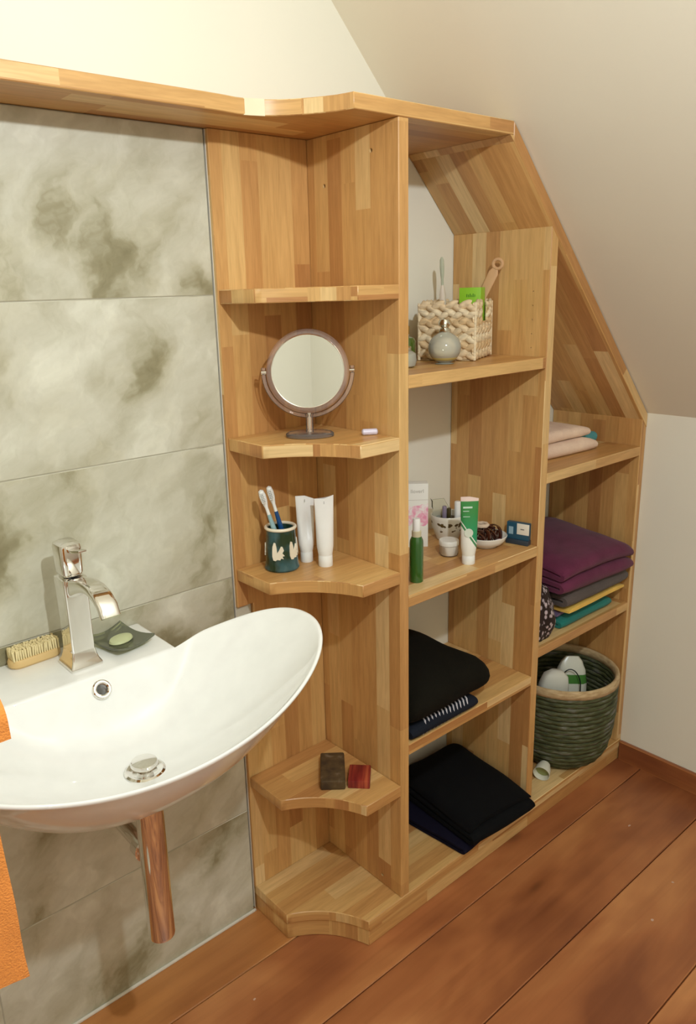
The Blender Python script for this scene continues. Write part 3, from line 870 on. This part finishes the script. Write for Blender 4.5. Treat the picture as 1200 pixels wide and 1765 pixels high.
crt = thing('pink_flower_carton', 'white cosmetics carton with pink blossom print', 'carton', (.2865,.2310,ZS), math.atan2(-.64,.77))
t = NT('carton_print'); ob = t.coord(); sepn = t.new('ShaderNodeSeparateXYZ'); t.link(ob, sepn.inputs[0])
nn = t.noise(t.mapping(ob, (1,1,1)), 55, 4, .6, .6)
pet = t.ramp(nn, [(.36, lin((240,150,186))), (.5, lin((248,196,214))), (.6, lin((250,240,240)))])
zz = t.math('SUBTRACT', sepn.outputs[2], .085)
msk = t.math('LESS_THAN', t.math('ABSOLUTE', t.math('ADD', zz, t.math('MULTIPLY', t.math('SUBTRACT', t.noise(ob, 40, 2), .5), .03))), .026)
t.link(t.mix('MIX', msk, lin((246,245,238)), pet), t.b.inputs['Base Color']); t.b.inputs['Roughness'].default_value = .4
MB().box(-.034,-.016,0,.034,.016,.168).build('carton_body', t.m, crt, bevel=.0008)
fc = bpy.data.curves.new('carton_text', 'FONT'); fc.body = 'lloverl'; fc.size = .0135; fc.align_x = 'CENTER'; fc.extrude = .0001
fo = bpy.data.objects.new('carton_text', fc); COL.objects.link(fo)
dg = bpy.context.evaluated_depsgraph_get(); tme = bpy.data.meshes.new_from_object(fo.evaluated_get(dg)); bpy.data.objects.remove(fo)
tob = bpy.data.objects.new('printed_text', tme); COL.objects.link(tob); tme.materials.clear(); tme.materials.append(plain('pale_grey_ink',(190,186,176),.6)); tob.parent = crt
tob.location = (.006,-.0163,.144); tob.rotation_euler = (math.pi/2,0,0)
MB().box(-.034,-.0163,.125,.034,-.0159,.1258).build('printed_line', plain('grey_line',(206,200,190),.6), crt)

pot = thing('ceramic_pot', 'white ceramic pot with brown leaf decoration holding make-up', 'pot', (.392,.208,ZS))
MB().lathe([(.026,0),(.030,.002),(.031,.006),(.036,.018),(.042,.036),(.0445,.058),(.0455,.066),(.0445,.068),(.042,.066),(.041,.050),(.036,.024),(.028,.010),(.004,.009)], 48).build('pot_body', plain('cream_porcelain',(238,234,220),.2), pot)
BROWNP = plain('brown_decor', (92,72,34), .4)
def pot_r(z): return .031+(.0445-.031)*min(1, max(0,(z-.006)/.052))**.8
rnd = random.Random(5)
for a0 in (-165,-122,-80,-38,10,70,130):
    mb = MB()
    for k in range(7):
        aa = math.radians(a0)+rnd.uniform(-.26,.26); z = .040+rnd.uniform(-.010,.010)
        r = pot_r(z)
        mb.ellipsoid((r*math.cos(aa), r*math.sin(aa), z), (.0065,.0018,.0042), 10, 6, Matrix.Rotation(aa+math.pi/2, 3, 'Z') @ Matrix.Rotation(rnd.uniform(-.9,.9), 3, 'Y'))
    mb.build('leaf_decoration', BROWNP, pot)
MB().lathe([(.002,.050),(.0405,.050),(.0405,.053),(.002,.056)], 32).jitter(.003, 60, 3).build('dark_filling', plain('dark_cosmetics',(52,44,22),.5), pot)
def stick(name, label, x, y, z0, h, r, mat, tilt=(0,0)):
    o = MB().lathe([(r*.9,0),(r,.001),(r,h-.003),(r*.85,h-.0005),(r*.5,h)], 20).build(name, mat, loc=(x,y,z0), rot=(tilt[0],tilt[1],0)); 
    return tag(o, label, 'cosmetics')
stick('lipstick', 'mauve lipstick tube standing in the ceramic pot', .372,.203,ZS+.054,.040,.0058, plain('mauve_tube',(140,128,150),.3))
stick('lipstick', 'dark olive lipstick tube standing in the ceramic pot', .382,.196,ZS+.054,.034,.0058, plain('olive_tube',(70,60,28),.3))
stick('lip_balm', 'white lip balm stick standing in the ceramic pot', .409,.190,ZS+.054,.048,.0082, WHITEP)
cg = thing('clear_card', 'clear plastic card with dark edge tucked in the ceramic pot', 'card', (.384,.224,ZS+.052), math.radians(-38))
MB().prism_y([(-.024,0),(.022,0),(.020,.030),(.006,.056),(-.024,.054)], -.0006, .0006).build('sheet', CARDGLASS, cg)
MB().prism_y([(-.030,.058),(-.026,.048),(-.026,.034),(-.022,.026),(-.0235,.036),(-.0235,.050)], -.001, .001).build('dark_edge', plain('dark_edge',(60,54,30),.5), cg)
MB().tube([(-.025,0,.054),(.006,0,.056),(.020,0,.030)], .0006, 6).build('rim_line', plain('grey_edge',(170,166,140),.5), cg)

jar = thing('glass_jar', 'small clear glass jar of white cream', 'jar', (.2925,.118,ZS))
MB().lathe([(.018,0),(.022,.002),(.0235,.006),(.0235,.026),(.022,.028)], 36).build('jar_glass', ACRYLIC, jar)
MB().lathe([(.002,.0025),(.020,.0028),(.0225,.007),(.0225,.026),(.002,.027)], 32).build('cream', plain('white_cream',(244,242,232),.5), jar)
MB().lathe([(.0240,.0275),(.0245,.029),(.0245,.038),(.0235,.0400),(.004,.0405)], 36).build('lid', plain('white_lid',(244,243,236),.3), jar)

# green and white tube
t = NT('green_white_tube'); ob = t.coord(); sepn = t.new('ShaderNodeSeparateXYZ'); t.link(ob, sepn.inputs[0])
x_, z_ = sepn.outputs[0], sepn.outputs[2]
edge = t.math('ADD', t.math('MULTIPLY', x_, -1.5), .078)
green = t.math('GREATER_THAN', z_, edge)
top = t.math('GREATER_THAN', z_, .155)
gcol = t.ramp(t.math('MULTIPLY', z_, 6.2), [(.45, lin((36,150,100))), (.8, lin((60,140,70)))])
stripe = t.math('LESS_THAN', t.math('ABSOLUTE', t.math('SUBTRACT', z_, t.math('SUBTRACT', edge, .008))), .004)
colr = t.mix('MIX', green, lin((240,238,228)), gcol)
colr = t.mix('MIX', stripe, colr, lin((70,140,90)))
colr = t.mix('MIX', top, colr, lin((238,214,204)))
t.link(colr, t.b.inputs['Base Color']); t.b.inputs['Roughness'].default_value = .35
gt = tube_thing('green_cream_tube', 'green and white cream tube standing on its white cap', (.2805,.046,ZS), math.radians(-40), .166, .0160, .022, .043, t.m, WHITEP, (-.6,0))
MB().lathe([(.0105,0),(.0105,.0008)], 28).build('round_emblem', plain('pale_emblem',(214,222,206),.5), gt, loc=(-.003,-.0126,.080), rot=(math.radians(86),0,0))
for k, (w, z, h) in enumerate(((.022,.1385,.0042),(.014,.131,.0016),(.016,.118,.0012))):
    MB().box(-.016,-.0052-.0016*k,z,-.016+w,-.0040-.0012*k,z+h).build('printed_line', plain('mint_ink',(206,232,214),.5), gt)

dsh = thing('white_dish', 'shallow white porcelain dish holding brown hair clips', 'dish', (.412,.100,ZS))
MB().lathe([(.026,0),(.030,.001),(.032,.004),(.044,.010),(.052,.020),(.0555,.030),(.0545,.031),(.050,.022),(.041,.012),(.028,.007),(.003,.006)], 52).build('dish_body', plain('porcelain',(242,240,232),.15), dsh)
CLIPM = plain('tortoiseshell', (66,30,20), .12, Coat_Weight=.6)
def claw(label, loc, rz, s):
    th = thing('hair_clip', label, 'hair clip', loc, rz)
    for sy in (-1, 1):
        rg = []
        for k in range(13):
            a = math.pi*k/12
            rg.append([(s*.030*math.cos(a)*.9+u, sy*(s*.006+s*.016*math.sin(a)*.8)+v, s*(.004+.034*math.sin(a)**.8)+w) for u, v, w in ((-.004,-.003,0),(.004,-.003,.002),(.004,.003,.002),(-.004,.003,0))])
        MB().loft(rg).build('claw', CLIPM, th, bevel=0)
        for q in range(5):
            x = s*(-.020+.010*q)
            MB().tube([(x, sy*s*.018, s*.026), (x*1.05, sy*s*.012, s*.012), (x*1.05, sy*s*.003, s*.002)], [s*.004,s*.003,s*.0015], 8).build('tooth', CLIPM, th)
    MB().tube([(-s*.012,0,s*.036),(s*.012,0,s*.036)], s*.005, 10).build('spring', CLIPM, th)
    return th
claw('reddish brown claw hair clip lying in the white dish', (.3895,.1005,ZS+.0098), math.radians(90), .95)
claw('dark brown claw hair clip lying in the white dish', (.4345,.1005,ZS+.0098), math.radians(90), .95)
SC = fabric('lilac_fabric', (206,192,206), 300)
scr = MB().torus(.0075,.0042, seg=28, sseg=10).jitter(.0012, 160, 4).build('scrunchie', SC, loc=(.412,.063,ZS+.0192), rot=(math.radians(-34),0,0)); tag(scr, 'pale lilac scrunchie in front of the hair clips', 'hair tie')
scr2 = MB().torus(.0150,.0050, seg=28, sseg=10).jitter(.0015, 120, 7).build('scrunchie', fabric('beige_fabric',(214,192,168),300), loc=(.409,.110,ZS+.0545), rot=(0,0,.4)); tag(scr2, 'beige scrunchie lying on top of the hair clips', 'hair tie')

tb_ = thing('teal_carton', 'small teal carton with white label leaning by the second divider', 'carton', (.4850,.050,ZS+.0130), math.radians(-78))
TEAL = plain('teal_card', (36,84,108), .4)
MB().box(-.030,-.007,0,.030,.007,.044).build('carton_body', TEAL, tb_, bevel=.0008)
MB().box(-.002,-.0078,.014,.031,-.0068,.043).build('white_label', plain('label_white',(240,234,220),.4), tb_, bevel=.0003)
MB().box(-.024,-.0076,.012,-.012,-.0068,.032).build('blue_patch', plain('pale_blue_print',(150,180,196),.4), tb_)
MB().box(.008,-.0082,.027,.018,-.0077,.0295).build('print_mark', INK, tb_)
cd = MB().box(-.031,-.010,0,.031,.010,.013).build('compact_case', plain('dark_slate_case',(50,62,74),.3), loc=(.4825,.049,ZS), rot=(0,0,math.radians(-78)), bevel=.002)
tag(cd, 'flat dark slate case under the teal carton', 'case')

# ------------------------------------------------------------------ folded textiles
def folded(name, label, cat, mat, loc, rz, wx, dy, hgt, nl, seed=0, amp=.004, taper=.0, tilt=0, bulge=.0, group=None, fold_front=True, gap=.96, endround=.6, roll=0):
    """one cloth folded nl times: profile in local y/z with the fold at the front, extruded along x"""
    th = hgt/nl; prof = []
    y0, y1 = th*.5, dy
    for k in range(nl):
        zc = th*(k+.5); fwd = (k % 2 == 0)
        ys = [y1+(y0-y1)*q/10 for q in range(11)] if fwd else [y0+(y1-y0)*q/10 for q in range(11)]
        prof += [(y, zc) for y in ys]
        if k < nl-1:
            yc = y0 if fwd else y1; sgn = -1 if fwd else 1
            for q in range(1, 6):
                a = math.pi*q/6
                prof.append((yc+sgn*th*.5*math.sin(a), zc+th*(1-math.cos(a))/2))
    nx = 18; n = len(prof); rings = []
    rim_ = []
    for i in range(nx+1):
        f = i/nx; ex = min(f, 1-f)*nx
        k = min(1, endround+(1-endround)*min(1, ex/1.5))
        x = -wx/2+wx*f
        up, dn = [], []
        for j, (y, z) in enumerate(prof):
            a = prof[min(j+1,n-1)]; b = prof[max(j-1,0)]
            ty, tz = a[0]-b[0], a[1]-b[1]; L = math.hypot(ty, tz) or 1
            ny, nz_ = -tz/L, ty/L
            h = th*.5*gap*k
            if j in (0, n-1): h *= .6
            for lst, s_ in ((up, 1), (dn, -1)):
                Y, Z = y+ny*h*s_, z+nz_*h*s_
                fz = Z/hgt
                v = noise.noise_vector(Vector((x*9+seed*3.1, Y*9, Z*14+seed)))
                dz = amp*v.z*(.3+fz) + bulge*fz*math.sin(math.pi*f)*math.sin(math.pi*min(1,max(0,Y/dy)))
                X = x*(1-taper*fz)+amp*v.x*.8*(.4+.6*fz)
                sagz = -(.25*hgt*fz)*(abs(2*f-1)**5)
                lst.append((X, Y+amp*v.y*.8, max(.0005, Z+dz+sagz+tilt*Y*fz+roll*x*fz)))
        rings.append(up+dn[::-1])
    mb = MB().loft(rings)
    return tag(mb.build(name, mat, loc=loc, rot=(0,0,rz), ang=60), label, cat, group)
BLACK = fabric('black_knit', (20,18,11), 500, .5)
BLACK2 = fabric('black_cotton', (13,14,16), 500, .4)
NAVY = fabric('dark_navy', (30,34,44), 500, .4)
PLUM = fabric('plum_fleece', (104,46,72), 500, .5, .18)
GREYT = fabric('warm_grey_terry', (96,86,82), 450, .6)
YELT = fabric('yellow_terry', (246,200,96), 450, .6)
VIOT = fabric('violet_terry', (112,94,128), 450, .6)
TEALT = fabric('teal_terry', (40,124,116), 450, .6)
PEACH = fabric('peach_terry', (250,216,192), 420, .7)
TEALR = fabric('aqua_terry', (86,160,164), 420, .7)

# third shelf: navy striped cloth below, black knit above
folded('striped_cloth', 'dark navy cloth with white stripes under the black knit pile', 'clothing', NAVY, (.158,.006,ZC), 0, .235, .26, .034, 2, 3, .003)
stripes = []
so = bpy.data.objects['striped_cloth']
WS = fabric('white_stripe', (214,208,214), 500)
for k in range(13):
    x = -.075+.0125*k
    MB().tube([(x-.006,-.0015,.006),(x-.003,-.0045,.014),(x+.001,-.004,.024),(x+.006,.003,.034),(x+.008,.010,.0362)], .0021, 6).build('white_stripe', WS, so)
folded('black_sweater', 'thick black knitted sweater folded on the third shelf', 'clothing', BLACK, (.180,.012,ZC+.0335), 0, .285, .272, .092, 2, 5, .007, .05, .03, .012, gap=1.02)
# base: black clothes pile
folded('dark_navy_garment', 'dark navy garment lying flat under the black trousers', 'clothing', fabric('ink_navy',(18,16,34),500,.4), (.352,.004,ZB), math.radians(5), .262, .24, .030, 2, 9, .003, .0)
folded('black_trousers', 'black folded trousers on the base board, spilling over its front edge', 'clothing', BLACK2, (.355,-.034,ZB+.0300), math.radians(-4), .245, .27, .056, 3, 8, .005, .03, 0.10, .004)

# right column, top shelf: peach towels and aqua roll
folded('peach_towel', 'peach terry towel, lower of the two folded ones', 'towel', PEACH, (.705,.085,ZD), math.radians(-4), .335, .185, .038, 2, 12, .003, bulge=.002)
folded('peach_towel', 'peach terry towel folded on top of another peach one', 'towel', PEACH, (.698,.100,ZD+.0385), math.radians(-3), .325, .175, .034, 2, 13, .003, bulge=.003)
rl = MB().tube([(-.02,0,.017),(-.018,0,.017),(.05,0,.017),(.062,0,.017),(.066,0,.017)], [.004,.0165,.0168,.014,.004], 20).jitter(.002, 60, 2).build('rolled_washcloth', TEALR, loc=(.905,.150,ZD-.0006), rot=(0,0,math.radians(-10)))
tag(rl, 'aqua rolled washcloth beside the peach towels', 'washcloth')

# right column, middle shelf: folded stack
folded('teal_towel', 'teal towel at the bottom of the folded stack', 'towel', TEALT, (.800,.030,ZE), math.radians(0), .262, .24, .034, 2, 21, .003)
folded('violet_towel', 'thin violet cloth between the teal and yellow towels', 'towel', VIOT, (.765,.036,ZE+.0340), math.radians(3), .20, .22, .018, 1, 22, .002)
folded('yellow_towel', 'thin yellow towel under the warm grey one', 'towel', YELT, (.815,-.006,ZE+.0520), math.radians(0), .290, .26, .021, 1, 23, .002)
folded('grey_towel', 'warm grey towel directly under the plum blanket', 'towel', GREYT, (.812,.006,ZE+.0728), math.radians(-1), .315, .25, .050, 2, 24, .003)
folded('plum_blanket', 'thick plum fleece blanket on top of the folded stack', 'blanket', PLUM, (.788,-.008,ZE+.1228), math.radians(-3), .335, .272, .092, 4, 25, .005, .02, .10, .006)
# patterned scarf
t = NT('dotted_scarf'); vo = t.new('ShaderNodeTexVoronoi'); vo.inputs['Scale'].default_value = 1
t.link(t.mapping(t.coord(), (110,110,62)), vo.inputs['Vector'])
t.link(t.ramp(vo.outputs['Distance'], [(.30, lin((196,180,184))), (.46, lin((44,30,24)))]), t.b.inputs['Base Color'])
t.b.inputs['Roughness'].default_value = .9; SCARFM = t.m
rg = []
for k in range(15):
    s = k/14; z = .150*s
    w = .034+.016*math.sin(math.pi*min(1, s*1.1)) - .010*s
    d = .040+.020*math.sin(math.pi*s) - .006*s
    q = []
    for j in range(40):
        a = 2*math.pi*j/40
        v = noise.noise_vector(Vector((math.cos(a)*2, math.sin(a)*2, z*22)))
        rr = 1+.10*math.sin(5*a+z*40)+.12*v.x
        q.append((w*rr*sgnp(math.cos(a),.8), d*rr*sgnp(math.sin(a),.8), z*(1-.06*math.cos(a))))
    rg.append(q)
top_ = [(p[0]*.55, p[1]*.55, p[2]+.010) for p in rg[-1]]; rg.append(top_); rg.append([(p[0]*.2, p[1]*.2, p[2]+.013) for p in rg[-2]])
tag(MB().loft(rg).build('dotted_scarf', SCARFM, loc=(.585,.062,ZE+.0003), ang=80), 'crumpled dark scarf with pale dots beside the towel stack', 'scarf')

# ------------------------------------------------------------------ round green basket
rbk = thing('round_basket', 'round dark green woven basket with beige rim', 'basket', (.811,.1040,ZB))
t = NT('dark_green_weave'); ob = t.coord()
nn = t.noise(t.mapping(ob, (22,22,90)), 1, 4, .6)
t.link(t.ramp(nn, [(.34, lin((44,50,26))), (.50, lin((74,80,44))), (.60, lin((96,98,78))), (.74, lin((136,130,134)))]), t.b.inputs['Base Color'])
t.b.inputs['Roughness'].default_value = .7; t.bump(nn, .4, .004); WEAVE = t.m
t = NT('beige_weave'); nn = t.noise(t.mapping(t.coord(), (40,40,160)), 1, 3)
t.link(t.ramp(nn, [(.3, lin((176,146,104))), (.65, lin((208,182,140)))]), t.b.inputs['Base Color']); t.b.inputs['Roughness'].default_value = .75; t.bump(nn, .3, .003); BEIGEW = t.m
def bk_r(z):
    tab = [(0,.100),(.018,.128),(.05,.148),(.10,.159),(.17,.166),(.30,.167)]
    for (a, ra), (b, rb_) in zip(tab, tab[1:]):
        if z <= b: return ra+(rb_-ra)*(z-a)/(b-a)
    return .167
NR_ = 18
for r in range(NR_):
    z = .010+.262*r/NR_
    mb = MB(); R = bk_r(z)-.007; rings = []
    for i in range(96):
        a = 2*math.pi*i/96
        w = .0085+.0010*math.sin(24*a+r*2.1)+.0008*noise.noise(Vector((math.cos(a)*4, math.sin(a)*4, r)))
        rings.append([((R+w*.75*math.cos(b))*math.cos(a), (R+w*.75*math.cos(b))*math.sin(a), z+w*math.sin(b)) for b in [2*math.pi*q/8 for q in range(8)]])
    rings.append(rings[0])
    mb.loft(rings, False, False)
    mb.build('woven_coil', WEAVE, rbk, ang=80)
MB().lathe([(.004,.004),(.105,.003),(.112,.008),(.108,.012),(.004,.012)], 48).build('basket_floor', WEAVE, rbk)
mb = MB(); rings = []
for i in range(96):
    a = 2*math.pi*i/96; wob = .0015*noise.noise(Vector((math.cos(a)*5, math.sin(a)*5, 3)))
    R = .1605
    rings.append([((R+dx)*math.cos(a), (R+dx)*math.sin(a), .2755+dz+wob) for dx, dz in ((-.0065,-.010),(-.0075,.002),(-.0055,.012),(0,.0155),(.0055,.012),(.0075,.002),(.007,-.010),(0,-.012))])
rings.append(rings[0])
MB().loft(rings, False, False).build('rim_band', BEIGEW, rbk, ang=80)
# contents: wrapped packs and a dark cord
t = NT('white_green_pack'); sepn = t.new('ShaderNodeSeparateXYZ'); t.link(t.coord(), sepn.inputs[0])
band = t.math('LESS_THAN', t.math('ABSOLUTE', t.math('SUBTRACT', sepn.outputs[2], .172)), .014)
t.link(t.mix('MIX', band, lin((232,232,216)), lin((84,142,66))), t.b.inputs['Base Color']); t.b.inputs['Roughness'].default_value = .25; PACK = t.m
rg = []
for s, w, d in ((-.042,.030,.014),(-.02,.040,.022),(.02,.046,.024),(.10,.049,.026),(.165,.047,.024),(.20,.042,.018),(.225,.032,.010),(.240,.020,.004)):
    rg.append([(w*sgnp(math.cos(a),.7)*(1+.04*math.sin(9*a+s*60)), d*sgnp(math.sin(a),.7)*(1+.06*math.sin(7*a+s*90)), s) for a in [2*math.pi*k/36 for k in range(36)]])
pk = tag(MB().loft(rg).build('wipes_pack', PACK, loc=(.850,.096,ZB+.0560), rot=(math.radians(-9),math.radians(3),math.radians(-42)), ang=60), 'crinkled white pack with green band standing in the round basket', 'pack')
rg = []
for s, w, d in ((-.066,.020,.012),(-.04,.026,.016),(.02,.036,.020),(.10,.044,.026),(.17,.044,.026),(.205,.036,.020),(.222,.016,.008)):
    rg.append([(w*sgnp(math.cos(a),.6), d*sgnp(math.sin(a),.6)*(1+.05*math.sin(5*a+s*50)), s) for a in [2*math.pi*k/32 for k in range(32)]])
tag(MB().loft(rg).build('white_pouch', plain('white_pouch',(228,226,212),.5), loc=(.737,.109,ZB+.0800), rot=(0,math.radians(8),math.radians(-40)), ang=60), 'plain white soft pouch standing in the round basket', 'pouch')
pts = []  # loop of thin dark cord, standing in front of the packs
for k in range(21):
    a = math.radians(10+200*k/20)
    pts.append((.034*math.cos(a)*.9, 0, .17+.055*math.sin(a)))
pts = [(.028,0,-.034)]+pts[::1]+[(-.028,0,-.034)]
tag(MB().tube(pts, .0018, 8).build('dark_cord', plain('black_cord',(18,28,18),.4), loc=(.806,.064,ZB+.0500), rot=(math.radians(-12),0,math.radians(-52))), 'thin black cord loop in front of the white pack with the green band', 'cord')
# small white cup lying on the base board
wc = thing('white_cup', 'small white cup lying on its side behind the second divider', 'cup', (.644,.046,ZB+.0262), math.radians(20))
m = Matrix.Rotation(math.radians(-100), 4, 'Y')
MB().lathe([(.012,-.030),(.016,-.029),(.022,-.010),(.0245,.012),(.0235,.012),(.020,-.008),(.012,-.024),(.002,-.025)], 32).move(m).build('cup_body', plain('white_melamine',(236,234,216),.3), wc)
MB().lathe([(.002,-.006),(.0195,-.006),(.0195,-.004),(.002,-.004)], 28).move(m).build('green_inside', plain('pale_green',(150,158,96),.5), wc)
